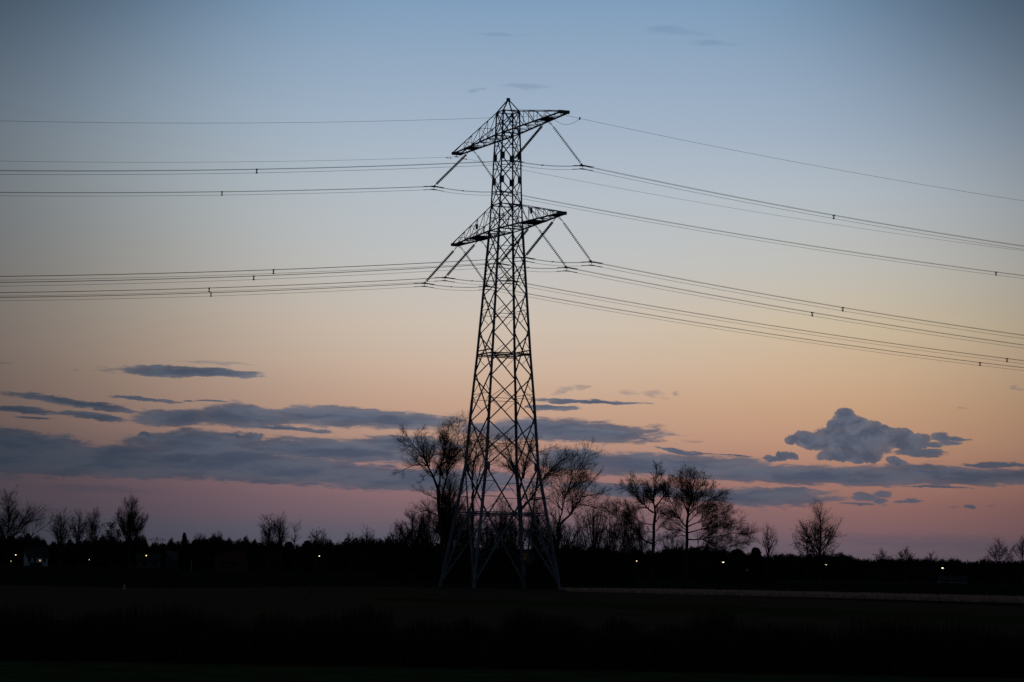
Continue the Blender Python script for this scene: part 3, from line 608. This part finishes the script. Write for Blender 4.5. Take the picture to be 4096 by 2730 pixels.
hero('broad bare oak with a rounded crown and low boughs sweeping right', 535, r7([
    ([(1280, 1390), (1278, 1200), (1285, 960), (1300, 720)], .6, .34), ([(1300, 720), (1310, 640), (1330, 560), (1345, 450), (1360, 330)], .28, .04), ([(1300, 730), (1260, 640), (1240, 540), (1240, 430), (1210, 340)], .22, .035), ([(1285, 850), (1220, 780), (1180, 680), (1130, 600), (1090, 520), (1080, 440)], .22, .035),
    ([(1330, 560), (1380, 500), (1430, 440), (1490, 360)], .16, .03), ([(1305, 740), (1380, 660), (1460, 600), (1560, 560), (1640, 560)], .2, .035), ([(1300, 840), (1400, 790), (1500, 770), (1600, 730), (1710, 680)], .2, .035), ([(1295, 900), (1400, 870), (1500, 860), (1620, 810), (1720, 790), (1800, 810)], .2, .035),
    ([(1290, 960), (1380, 970), (1480, 950), (1600, 930), (1740, 900), (1880, 910)], .22, .035), ([(1290, 1050), (1400, 1030), (1520, 1050), (1640, 1050), (1720, 1010), (1820, 990)], .2, .035), ([(1285, 900), (1240, 870), (1180, 880), (1100, 870), (1050, 830)], .18, .035), ([(1285, 930), (1220, 920), (1150, 940), (1080, 930)], .12, .03),
    ([(1345, 440), (1400, 380), (1440, 330)], .1, .03), ([(1240, 540), (1180, 470), (1150, 380)], .1, .03), ([(1400, 790), (1480, 720), (1600, 650)], .1, .03),
    ([(1300, 760), (1292, 640), (1280, 520), (1290, 400), (1300, 320)], .16, .03), ([(1310, 700), (1360, 620), (1420, 540), (1480, 490), (1540, 455)], .16, .03), ([(1288, 880), (1210, 820), (1120, 760), (1050, 690)], .15, .03), ([(1300, 800), (1370, 720), (1450, 690), (1560, 640)], .14, .03)]), dens=1.15, twig=.03, up=.05, spread=.65)

# trees grown to a form
def grown(name, label, px, D, top, form, r=None, trunk=.3, n=9, dens=1.0, twig=.03, group='bare trees along the field edge', base=None, lean=0, **kw):
    H = at(px, top, D).z; x0 = at(px, top, D).x - lean; R_ = 1.22 * r / F_PX * D; tz = H * trunk; br = max(.1, H * .016)
    t = smooth_path([(x0, D, -.15, br * 1.2), (x0 + rng.normal(0, .15), D, tz * .6, br), (x0 + lean * .4 + rng.normal(0, .2), D, tz + (H - tz) * .25, br * .7), (x0 + lean, D, H * .97, br * .12)], 12)
    L = []
    for i in range(n):
        a = 2.4 * i + rng.uniform(-.4, .4); f = (i + .5) / n; z0 = tz + (H - tz) * (.02 + .62 * f if form != 'vase' else .02 + .3 * f)
        if form == 'vase': rr = R_ * (1 - .35 * f) * rng.uniform(.55, 1.05); z1 = H * rng.uniform(.84, .99) - (H - tz) * .28 * (rr / R_) ** 2; mid = .35
        elif form == 'round': rr = R_ * math.sin(math.pi * (.22 + .62 * f)) * rng.uniform(.8, 1.05); z1 = z0 + (H - z0) * rng.uniform(.35, .8) ; mid = .55
        elif form == 'flat': rr = R_ * rng.uniform(.75, 1.05) * (1 - .3 * f); z1 = z0 + (H - z0) * (.25 + .55 * f); mid = .6
        else: rr = R_ * (1 - .6 * f) * rng.uniform(.8, 1.1); z1 = z0 + rr * rng.uniform(.5, 1.0); mid = .5
        k = min(11, int(12 * z0 / H)); p0 = t[k]; dx, dy = math.cos(a) * rr, math.sin(a) * rr; r0 = br * (.62 - .3 * f)
        L.append(smooth_path([(p0[0], p0[1], p0[2], r0), (x0 + dx * mid, D + dy * mid, p0[2] + (z1 - p0[2]) * .42, r0 * .6), (x0 + dx, D + dy, z1, twig * 1.4)], 8))
    kw.setdefault('l1', .42); return make_tree(name, label, [t], L, rng, dens=dens * .85, twig=twig * .62, group=group, **kw)
def q5(x, y): return x / 2.139, 1900 + y / 2.139
def q6(x, y): return 1000 + x / 2.353, 1900 + y / 2.353
def q8(x, y): return 3000 + x / 2.147, 1900 + y / 2.147
G2 = 'bare trees along the field edge'
grown('bare_tree', 'broad upswept bare tree at the far left edge beside the white house', 35, 560, 1982, 'vase', 150, .22, 14, 1.0, .032, lean=0)
grown('bare_tree', 'slender bare tree, left one of the three standing right of the white house', 245, 640, 2062, 'vase', 42, .25, 8, 1.0, .032)
grown('bare_tree', 'slender bare tree, middle one of the three standing right of the white house', 318, 640, 2056, 'vase', 38, .25, 8, 1.0, .032)
grown('bare_tree', 'narrow feathery bare tree, right one of the three right of the white house', 374, 640, 2060, 'vase', 28, .28, 8, 1.1, .032)
grown('bare_tree', 'low twiggy bare tree leaning left beside the slender trio', 222, 650, 2080, 'vase', 34, .3, 6, .9, .032, lean=-1.5)
grown('bushy_tree', 'short bushy tree with clotted crown between the trio and the vase-shaped willow', 446, 600, 2106, 'round', 34, .3, 10, 1.2, .035, leaves=500, lsize=.45, lmat=M_EVER)
grown('bare_tree', 'vase-shaped bare willow with upright twigs left of the small distant pylon', 524, 560, 2022, 'vase', 74, .3, 16, 1.35, .032, up=.25)
grown('bare_tree', 'bare tree with drooping fine twigs, larger of the pair left of the pylon', 1075, 620, 2074, 'vase', 34, .25, 10, 1.25, .034, sag=.08)
grown('bare_tree', 'narrow bare birch, right hand one of the pair left of the pylon', 1122, 620, 2078, 'vase', 20, .25, 8, 1.1, .034, sag=.06)
grown('bare_tree', 'very thin pole-like bare tree right of the birch pair', 1180, 640, 2100, 'cone', 13, .3, 9, .8, .034)
grown('bare_tree', 'small round-headed bare tree with a nest-like clump, between pole-like tree and pylon', 1265, 700, 2134, 'round', 21, .4, 8, 1.1, .038, leaves=120, lsize=.5)
grown('bare_tree', 'small dense bare tree touching the round-headed one', 1294, 700, 2140, 'round', 22, .4, 8, 1.2, .038)
grown('bare_tree', 'little fan-shaped bare tree on the wooded skyline left of the pylon', 1400, 720, 2142, 'vase', 20, .4, 7, .9, .038)
grown('bare_tree', 'spiky fan-topped bare tree nearest the pylon on the left skyline', 1467, 700, 2126, 'vase', 32, .35, 12, 1.2, .036)
grown('bare_tree', 'small slim bare tree just right of the broad oak', 3072, 560, 2108, 'vase', 44, .38, 9, .85, .028)
grown('bare_tree', 'upright egg-shaped bare tree, taller of the pair on the right', 3282, 560, 2040, 'round', 74, .22, 18, 1.2, .028, up=.06)
grown('bushy_tree', 'shorter tree with clinging dead leaves, lower of the pair on the right', 3226, 555, 2106, 'round', 48, .3, 12, 1.0, .03, leaves=520, lsize=.34, lmat=M_TWIG, up=.02)
grown('bare_tree', 'small round bare tree, leftmost of three on the right skyline', 3532, 760, 2208, 'round', 28, .35, 10, 1.3, .04)
grown('bare_tree', 'dense round bare tree, middle of three on the right skyline', 3620, 760, 2204, 'round', 32, .35, 10, 1.5, .04)
grown('bare_tree', 'low wide bare tree, rightmost of three on the right skyline', 3722, 780, 2220, 'round', 28, .3, 10, 1.3, .04)
grown('bare_tree', 'umbrella-shaped bare tree near the right edge', 4000, 690, 2178, 'flat', 66, .3, 14, 1.35, .036)
grown('bare_tree', 'bare tree cut by the right edge of the view', 4092, 680, 2166, 'round', 40, .3, 10, 1.2, .036)
grown('bare_tree', 'clumpy bare tree right of the evergreen, broad low crown', 800, 700, 2148, 'round', 38, .3, 9, 1.5, .04)
grown('bare_tree', 'domed bare tree right of the clumpy one, with a dark nest', 868, 700, 2142, 'round', 50, .3, 12, 1.6, .04, leaves=100, lsize=.6)
# thicket trees under the big ones
G3 = 'young bare trees of the thicket behind the pylon'
for (px, D, top, r, lab) in [(1600, 480, 2110, 62, 'lowest young bare tree at the far left of the thicket'), (1650, 450, 2050, 85, 'dense dome-shaped young tree at the left end of the thicket'), (1715, 470, 2030, 62, 'bare young tree in the thicket against the leftmost poplar trunk'),
        (1800, 455, 1905, 66, 'tall young bare tree in the thicket between the poplar and the pylon leg'), (1870, 480, 2020, 60, 'young bare tree in the thicket behind the near left pylon leg'), (1950, 470, 2060, 62, 'young bare tree in the thicket seen between the two left pylon legs'), (2010, 465, 2010, 60, 'slender young bare tree in the thicket under the middle of the pylon beam'), (2060, 485, 2065, 60, 'low young bare tree in the thicket left of the yellow warning plates'),
        (2150, 470, 2010, 62, 'young bare tree in the thicket behind the right pylon leg'), (2215, 490, 2060, 60, 'young bare tree in the thicket just inside the rightmost pylon foot'), (2310, 480, 2050, 62, 'young bare tree in the thicket right of the leaning tree trunk'), (2375, 500, 2000, 66, 'taller young bare tree in the thicket left of the gnarled oak'),
        (2440, 490, 2040, 64, 'spreading young bare tree in the thicket below the gnarled oak outer boughs'), (2500, 510, 2060, 62, 'bushy young bare tree in the thicket under the gnarled oak boughs'), (2560, 540, 2110, 56, 'low young bare tree in the thicket just left of the gnarled oak trunk'), (2690, 560, 2120, 60, 'low young bare tree between the two oaks'), (2260, 500, 2100, 50, 'shortest young bare tree in the thicket at the foot of the leaning tree')]:
    grown('young_tree', lab, px, D, top, 'vase', r, .1, 15, .8 if px > 2250 else 1.35, .03, group=G3, l1=.34)

# evergreens
def evergreen(label, px, D, top, r, n=2600, jag=.25, name='conifer', cone=True):
    H = at(px, top, D).z; x0 = at(px, top, D).x; R_ = r / F_PX * D; o = empty(name, (x0, D, 0), label, 'tree', 'dark evergreens on the skyline')
    t = smooth_path([(x0, D, -.1, .28), (x0, D, H * .5, .18), (x0, D, H * .97, .04)], 6); v, f = tubes(t[None, :, :3], t[None, :, 3], 6); quad_obj('trunk', v, f, M_BARK, o)
    zz = rng.random(n) ** .8 * .92 + .06; prof = (1 - zz) ** .75 if cone else np.sqrt(np.clip(1 - ((zz - .45) / .56) ** 2, 0, 1)); lay = 1 - jag * (np.mod(zz * 9 + .3 * np.sin(zz * 31), 1))
    a = rng.random(n) * 6.283; wob_ = 1 + .22 * np.sin(a * 3 + zz * 9); rad = R_ * prof * lay * wob_ * rng.random(n) ** .4
    c = np.stack([x0 + np.cos(a) * rad, D + np.sin(a) * rad, zz * H - rad * .12], 1); quad_obj('crown', *leaf_quads(c, H * .085, rng), M_EVER, o); return o
evergreen('jagged dark spruce, tallest evergreen on the left skyline', 738, 640, 2132, 30, 3000)
evergreen('rounded dark evergreen shoulder right of the spruce', 785, 660, 2158, 34, 2200, .1, 'evergreen_tree', False)
evergreen('blocky dark evergreen right of the broad oak', 3022, 620, 2190, 27, 2600, .08, 'evergreen_tree', False)
evergreen('low dark evergreen between the broad oak and the blocky one', 2948, 620, 2196, 45, 2600, .08, 'evergreen_tree', False)
evergreen('dark rounded evergreen under the pair of birches', 1155, 660, 2166, 26, 1800, .08, 'evergreen_tree', False)
evergreen('low dark evergreen left of the round-headed bare tree', 1230, 680, 2162, 26, 1800, .08, 'evergreen_tree', False)
evergreen('small pointed conifer between the distant pylon and the spruce', 655, 680, 2176, 16, 1500, .2)

# distant wood: one dark mass along the skyline
PROF = [(-200, 2165), (60, 2160), (164, 2162), (224, 2178), (304, 2174), (388, 2156), (467, 2166), (514, 2174), (598, 2164), (618, 2190), (655, 2182), (701, 2176), (795, 2168), (865, 2160), (916, 2164), (958, 2180), (1028, 2178), (1042, 2184), (1140, 2176),
        (1183, 2204), (1212, 2180), (1314, 2176), (1382, 2182), (1510, 2172), (1595, 2165), (1700, 2185), (1900, 2205), (2200, 2208), (2455, 2204), (2640, 2205), (2795, 2200), (2922, 2200), (2986, 2212), (3050, 2222), (3116, 2221), (3163, 2217), (3210, 2226), (3326, 2217), (3372, 2212),
        (3419, 2231), (3466, 2236), (3605, 2237), (3745, 2243), (3815, 2238), (3876, 2246), (3931, 2238), (3978, 2246), (4096, 2247), (4400, 2252)]
def wood(name, label, D0, D1, n, size, dz, m, seed, x0=-200):
    r_ = np.random.default_rng(seed); px = r_.uniform(x0, 4300, n); D = r_.uniform(D0, D1, n); top = np.interp(px, [p[0] for p in PROF], [p[1] for p in PROF]) + dz
    clump = 7 * np.sin(px / 13.0) * np.sin(px / 31.0 + 1) + 6 * np.sin(px / 71.0) + 4 * np.sin(px / 5.3)
    hz = 2224.6 + px * .01797; rt_ = np.clip((px - 2600) / 500, 0, 1); clump = clump * (1 - .65 * rt_) + r_.normal(0, 3, n); top = top + 9 * rt_ + 2; H = np.maximum(1.5, CAM_H + (hz - top + clump * 1.4) * D / F_PX)
    u = 1 - r_.random(n) ** 2.2; z = H * np.clip(u, .02, 1) + r_.normal(0, .15, n); x = (px - 2048) / F_PX * D * 1.0044
    s = size * r_.uniform(.5, 1.4, n) * np.where(u > .85, .55, 1.0)
    c = np.stack([x, D, z], 1); a = nrm(np.stack([r_.normal(0, .5, n), r_.normal(0, .3, n), np.ones(n)], 1)); b = nrm(np.cross(a, r_.normal(0, 1, (n, 3)))); w = np.where(u > .9, .12, .45)[:, None]
    V = np.stack([c - a * s[:, None] * .6, c + b * s[:, None] * w, c + a * s[:, None] * .6, c - b * s[:, None] * w], 1).reshape(-1, 3)
    o = quad_obj(name, V, np.arange(4 * n).reshape(-1, 4), m); tag(o, label, None, None, 'stuff'); return o
wood('distant_wood', 'dark continuous mass of far woodland along the horizon', 920, 1060, 110000, 1.3, -5, M_WOOD, 3)
wood('undergrowth', 'dark scrub and hedges in front of the far woodland', 830, 900, 24000, 1.0, 34, M_WOOD, 5, 980)
def scrub(label, x0, x1, D0, D1, h, n, seed):
    r_ = np.random.default_rng(seed); px = r_.uniform(x0, x1, n); D = r_.uniform(D0, D1, n); e = np.clip(np.minimum(px - x0, x1 - px) / 160, 0, 1) ** .5; hh = h * e * (1 + .35 * np.sin(px / 23) * np.sin(px / 57 + 2))
    z = hh * (1 - r_.random(n) ** 1.6); c = np.stack([(px - 2048) / F_PX * D, D, z], 1); V, F_ = leaf_quads(c, .55, r_, 2.0); o = quad_obj('undergrowth', V, F_, M_WOOD); tag(o, label, None, None, 'stuff')
scrub('tangled dark undergrowth round the foot of the tree group', 1530, 2560, 425, 520, 4.8, 26000, 8)
scrub('low dark undergrowth below the two oaks', 2480, 3120, 545, 600, 2.2, 7000, 9)

# ---------------------------------------------------------------- reeds and straw
def stalks(name, label, xs, ys, hs, r, m, seed, lean=.12):
    r_ = np.random.default_rng(seed); n = len(xs); S = np.stack([xs, ys, np.zeros(n)], 1); D = nrm(np.stack([r_.normal(0, lean, n), r_.normal(0, lean, n), np.ones(n)], 1)); P, Rr = branch(S, D, hs, np.full(n, r) * r_.uniform(.6, 1.4, n), r_, 3, .08, .05, .4)
    v, f = tubes(P, Rr, 3); o = quad_obj(name, v, f, m); tag(o, label, None, None, 'stuff'); return o
n = 26000; r_ = np.random.default_rng(21); ys = r_.uniform(74, 84, n); xs = (r_.uniform(-150, 4250, n) - 2048) / F_PX * ys
cl = .72 + .22 * np.sin(xs * 1.7) * np.sin(xs * .63 + 1) + .12 * np.sin(xs * 4.1)
stalks('reeds', 'dense dark belt of reeds between the near verge and the field', xs, ys, (1.35 * cl + .25) * r_.uniform(.55, 1.1, n), .012, M_REED, 22)
n = 26000; t = r_.random(n); pxs = 2262 + (4300 - 2262) * t; ds = np.interp(pxs, [2262, 4300], [306, 262]) + r_.uniform(0, 1, n) * np.interp(pxs, [2262, 3000, 4300], [3, 10, 8]); xs = (pxs - 2048) / F_PX * ds
stalks('dry_reeds', 'pale dry straw strip running right from the pylon foot', xs, ds, r_.uniform(.25, .78, n) * np.interp(pxs, [2262, 2700, 4300], [.6, .85, 1.05]), .03, M_STRAW, 23, .3)

# ---------------------------------------------------------------- houses, lamps, small things
def house(name, label, px, D, w, d, eave, ridge, rot, wm, rm, wins=(), lit=None, chim=False, hip=0.0):
    x0 = gx(px, D); o = empty(name, (x0, D, 0), label, 'house'); X = Vector((math.cos(rot), math.sin(rot), 0)); Y = Vector((-math.sin(rot), math.cos(rot), 0)); c = Vector((x0, D, 0))
    def p(u, v, z): return c + X * u * w / 2 + Y * v * d / 2 + Z * z
    b = MB(); b.prism([p(-1, -1, -.2), p(1, -1, -.2), p(1, 1, -.2), p(-1, 1, -.2)], Z * (eave + .2))
    if hip < .5:
        for s in (-1, 1): b.prism([p(s, -1, eave), p(s, 1, eave), p(s, 0, ridge - .05)], X * -s * .2)
    b.build('wall', wm, o)
    r = MB(); e = .35; k = 1 - hip
    for s in (-1, 1):
        pts = [p(-1, s, eave) - X * e + Y * s * e - Z * .15, p(1, s, eave) + X * e + Y * s * e - Z * .15, p(k, 0, ridge) + X * (e if not hip else 0), p(-k if hip else -1, 0, ridge) - X * (e if not hip else 0)]
        r.prism(pts, Z * .16)
    if hip:
        for s in (-1, 1): r.prism([p(s, -1, eave - .15) + X * s * e - Y * e, p(s, 1, eave - .15) + X * s * e + Y * e, p(s * k, 0, ridge)], Z * .14)
    ro = r.build('roof', rm, o)
    if chim: q = MB(); q.box(p(-.6, 0, ridge + .3), .6, .6, 1.2, (X, Y, Z)); q.build('chimney', M_BRICK, ro)
    for (u, z, ww, hh) in wins:
        q = MB(); q.box(p(u, -1, z) - Y * .02, ww, .1, hh, (X, Y, Z)); wo = q.build('window', M_GLASS if lit != (u, z) else M_WIN, o)
        q = MB(); q.box(p(u, -1, z - hh / 2 - .04) - Y * .06, ww + .2, .14, .08, (X, Y, Z)); q.build('sill', wm, wo)
    return o, p, X, Y
o, p, X, Y = house('white_house', 'small white rendered house with steep dark roof, far left', 143, 820, 6.8, 4.4, 2.9, 5.9, R(22), M_WHITE, M_TILE, [(-.72, 1.9, .9, 1.3), (-.22, 1.9, .9, 1.3), (.66, 1.9, .9, 1.3)], chim=False)
q = MB(); q.box(p(.25, -1, 1.75) - Y * .05, .42, .1, .42, (X, Y, Z)); lw = q.build('window', M_WIN, o); lw['label'] = 'small lit window'
q = MB(); q.box(p(-.2, -1, .4) - Y * 1.2, 3.6, 1.2, 1.3, (X, Y, Z)); hd = q.build('garden_hedge', M_WOOD); tag(hd, 'clipped dark hedge against the white house front', 'hedge')
house('barn', 'long barn with purple-grey sheet roof behind the right pylon leg', 2050, 600, 15.5, 9, 3.0, 6.6, R(4), M_BRICK, M_METALROOF, [(-.5, 1.6, 1.6, 1.0), (.4, 1.6, 1.6, 1.0)], hip=.42)
house('red_roofed_house', 'low house under a dull red tiled roof in the trees', 925, 800, 9, 6, 2.6, 5.6, R(-12), M_BRICK, M_TILER, [(-.4, 1.5, 1.2, 1.1), (.4, 1.5, 1.2, 1.1)], chim=True)
house('cottage', 'low pale cottage beside the brightest lamp near the vase-shaped willow', 600, 790, 8, 5, 2.4, 4.4, R(6), mat('pale_brown_render', (.12, .1, .08), (.08, .07, .06), 2), M_TILE, [(-.4, 1.3, 1.0, 1.0), (.4, 1.3, 1.0, 1.0)])
house('gabled_house', 'dim grey gabled house left of the spruce', 672, 800, 6, 7, 2.8, 5.4, R(70), mat('grey_render', (.07, .068, .066), (.05, .05, .05), 2), M_TILE, [(0, 1.5, 1.0, 1.0)])
house('farm_shed', 'low pale grey shed at the wood edge on the far right', 3810, 760, 8, 4, .8, 2.0, R(2), mat('grey_boarding', (.22, .24, .26), (.15, .16, .18), 2), M_TILE, [(-.5, .45, 1.0, .4)])
def lamp(px, py, D, label, m=M_LAMP, s=1.0, flat=False):
    pt = at(px, py, D); o = empty('street_lamp', (pt.x, D, 0), label, 'lamp', 'lit lamps along the horizon'); s *= .62; side = .8 * s
    b = MB(); b.lathe((pt.x - side, D, -.1), (pt.x - side, D, pt.z + .2), [(0, .09), (.5, .06), (1, .045)], 6); b.bar((pt.x - side, D, pt.z + .2), (pt.x, D, pt.z + .25), .06); b.build('pole', M_DWOOD, o)
    b = MB(); b.box((pt.x, D, pt.z + .2), .8 * s, .34, .1); h_ = b.build('lamp_head', M_PLATE, o)
    b = MB(); b.lathe((pt.x, D, pt.z + .14), (pt.x, D, pt.z - .16 * s), [(0, .42 * s if flat else .24 * s), (.4, .3 * s if flat else .26 * s), (1, .05)], 8); b.build('lamp_glass', m, h_)
lamp(63, 2221, 780, 'brightest yellow lamp, standing left of the white house')
lamp(44, 2246, 780, 'faint low yellow lamp below the far left one', s=.3)
lamp(357, 2240, 780, 'small yellow lamp between the white house and the willow', s=.42)
lamp(585, 2224, 720, 'bright yellow lamp under the vase-shaped willow', s=.9)
lamp(860, 2224, 740, 'tiny dim lamp left of the red roofed house', s=.28)
lamp(1277, 2226, 720, 'pale lamp under the round-headed bare tree', M_LAMPW, .8)
lamp(2548, 2246, 700, 'flat pale lamp left of the gnarled oak trunk', M_LAMPW, .8, True)
lamp(2893, 2251, 700, 'flat pale lamp right of the broad oak trunk', M_LAMPW, .95, True)
lamp(3304, 2261, 700, 'flat pale lamp under the taller tree of the right pair', M_LAMPW, .95, True)
lamp(3770, 2274, 700, 'flat pale lamp near the right edge', M_LAMPW, 1.15, True)
def post(name, px, D, h, r, m, label, cat, n=6, cap=True):
    x = gx(px, D); o = empty(name, (x, D, 0), label, cat); b = MB(); b.lathe((x, D, -.1), (x, D, h), [(0, r * 1.1), (.9, r), (.96, r * 1.05), (1, r * .5)], n); b.build('shaft', m, o)
    if cap: b = MB(); b.lathe((x, D, h - .12), (x, D, h + .03), [(0, r * 1.25), (.8, r * 1.25), (1, r * .4)], n); b.build('cap', M_PLATE if m is not M_POST else m, o)
post('marker_post', 500, 247, .42, .09, M_POST, 'short white marker post standing in the field', 'post')
post('fence_post', 1246, 232, .82, .05, M_DWOOD, 'thin dark wooden stake standing in the field left of the pylon', 'post')
post('field_pole', 765, 640, 2.9, .09, M_POST, 'slim pale pole at the field edge below the spruce', 'pole')
x = gx(2989, 610); o = empty('road_sign', (x, 610, 0), 'round red-rimmed road sign with a white plate below, right of the broad oak', 'sign')
b = MB(); b.lathe((x, 610, -.1), (x, 610, 3.1), [(0, .05), (1, .05)], 6); b.build('pole', M_WIRE, o)
b = MB(); b.lathe((x, 609.9, 2.75), (x, 609.86, 2.75), [(0, .42), (1, .42)], 16); b.build('disc', M_RED, o)
b = MB(); b.lathe((x, 609.84, 2.75), (x, 609.82, 2.75), [(0, .28), (1, .28)], 16); b.build('disc_face', M_WHITE, o)
b = MB(); b.box((x - .05, 609.88, 2.0), .75, .04, .45); b.build('plate', M_WHITE, o)

# far pylons
def far_pylon(px, top, D, w, label, rot):
    p0 = at(px, top, D); H = p0.z; o = empty('distant_pylon', (p0.x, D, 0), label, 'pylon', 'small pylons far behind the trees'); X = Vector((math.cos(rot), math.sin(rot), 0)); Y = Vector((-math.sin(rot), math.cos(rot), 0)); c = Vector((p0.x, D, 0))
    def q(s, t, z): ww = 2.6 * (1 - z / H) + .55; return c + X * s * ww + Y * t * ww + Z * z
    b = MB()
    zs = [0, H * .22, H * .42, H * .58, H * .72, H * .84, H * .95]
    for s in (-1, 1):
        for t in (-1, 1): b.bar(q(s, t, 0), q(s, t, H * .95), .3)
    for z0, z1 in zip(zs, zs[1:]):
        for a_, b_ in (((-1, -1), (1, -1)), ((1, -1), (1, 1)), ((1, 1), (-1, 1)), ((-1, 1), (-1, -1))): b.bar(q(*a_, z0), q(*b_, z1), .18); b.bar(q(*b_, z0), q(*a_, z1), .18)
    b.bar(q(-1, -1, H * .95), c + Z * H, .2); b.bar(q(1, 1, H * .95), c + Z * H, .2); b.build('lattice_mast', M_STEEL, o)
    b = MB(); L = w / F_PX * D / 2
    for s in (-1, 1):
        for t in (-.5, .5): b.bar(c + X * s * L + Z * H * .9, c + Y * t + Z * H * .86, .3); b.bar(c + X * s * L + Z * H * .9, c + Y * t + Z * H * .96, .22)
        for k in (.4, .7, .98):
            for e_ in (-.07, .07): b.bar(c + X * s * L * (k + e_ - .02) + Z * H * .89, c + X * s * L * k + Z * H * .8, .16)
    b.build('crossarm', M_STEEL, o)
far_pylon(628, 2148, 2400, 66, 'small grey pylon far off, right of the vase-shaped willow', R(8))
far_pylon(278, 2138, 2300, 84, 'faint far pylon seen through the slender trio of trees', R(5))
far_pylon(938, 2163, 3000, 40, 'tiny far pylon beyond the domed bare tree', R(12))
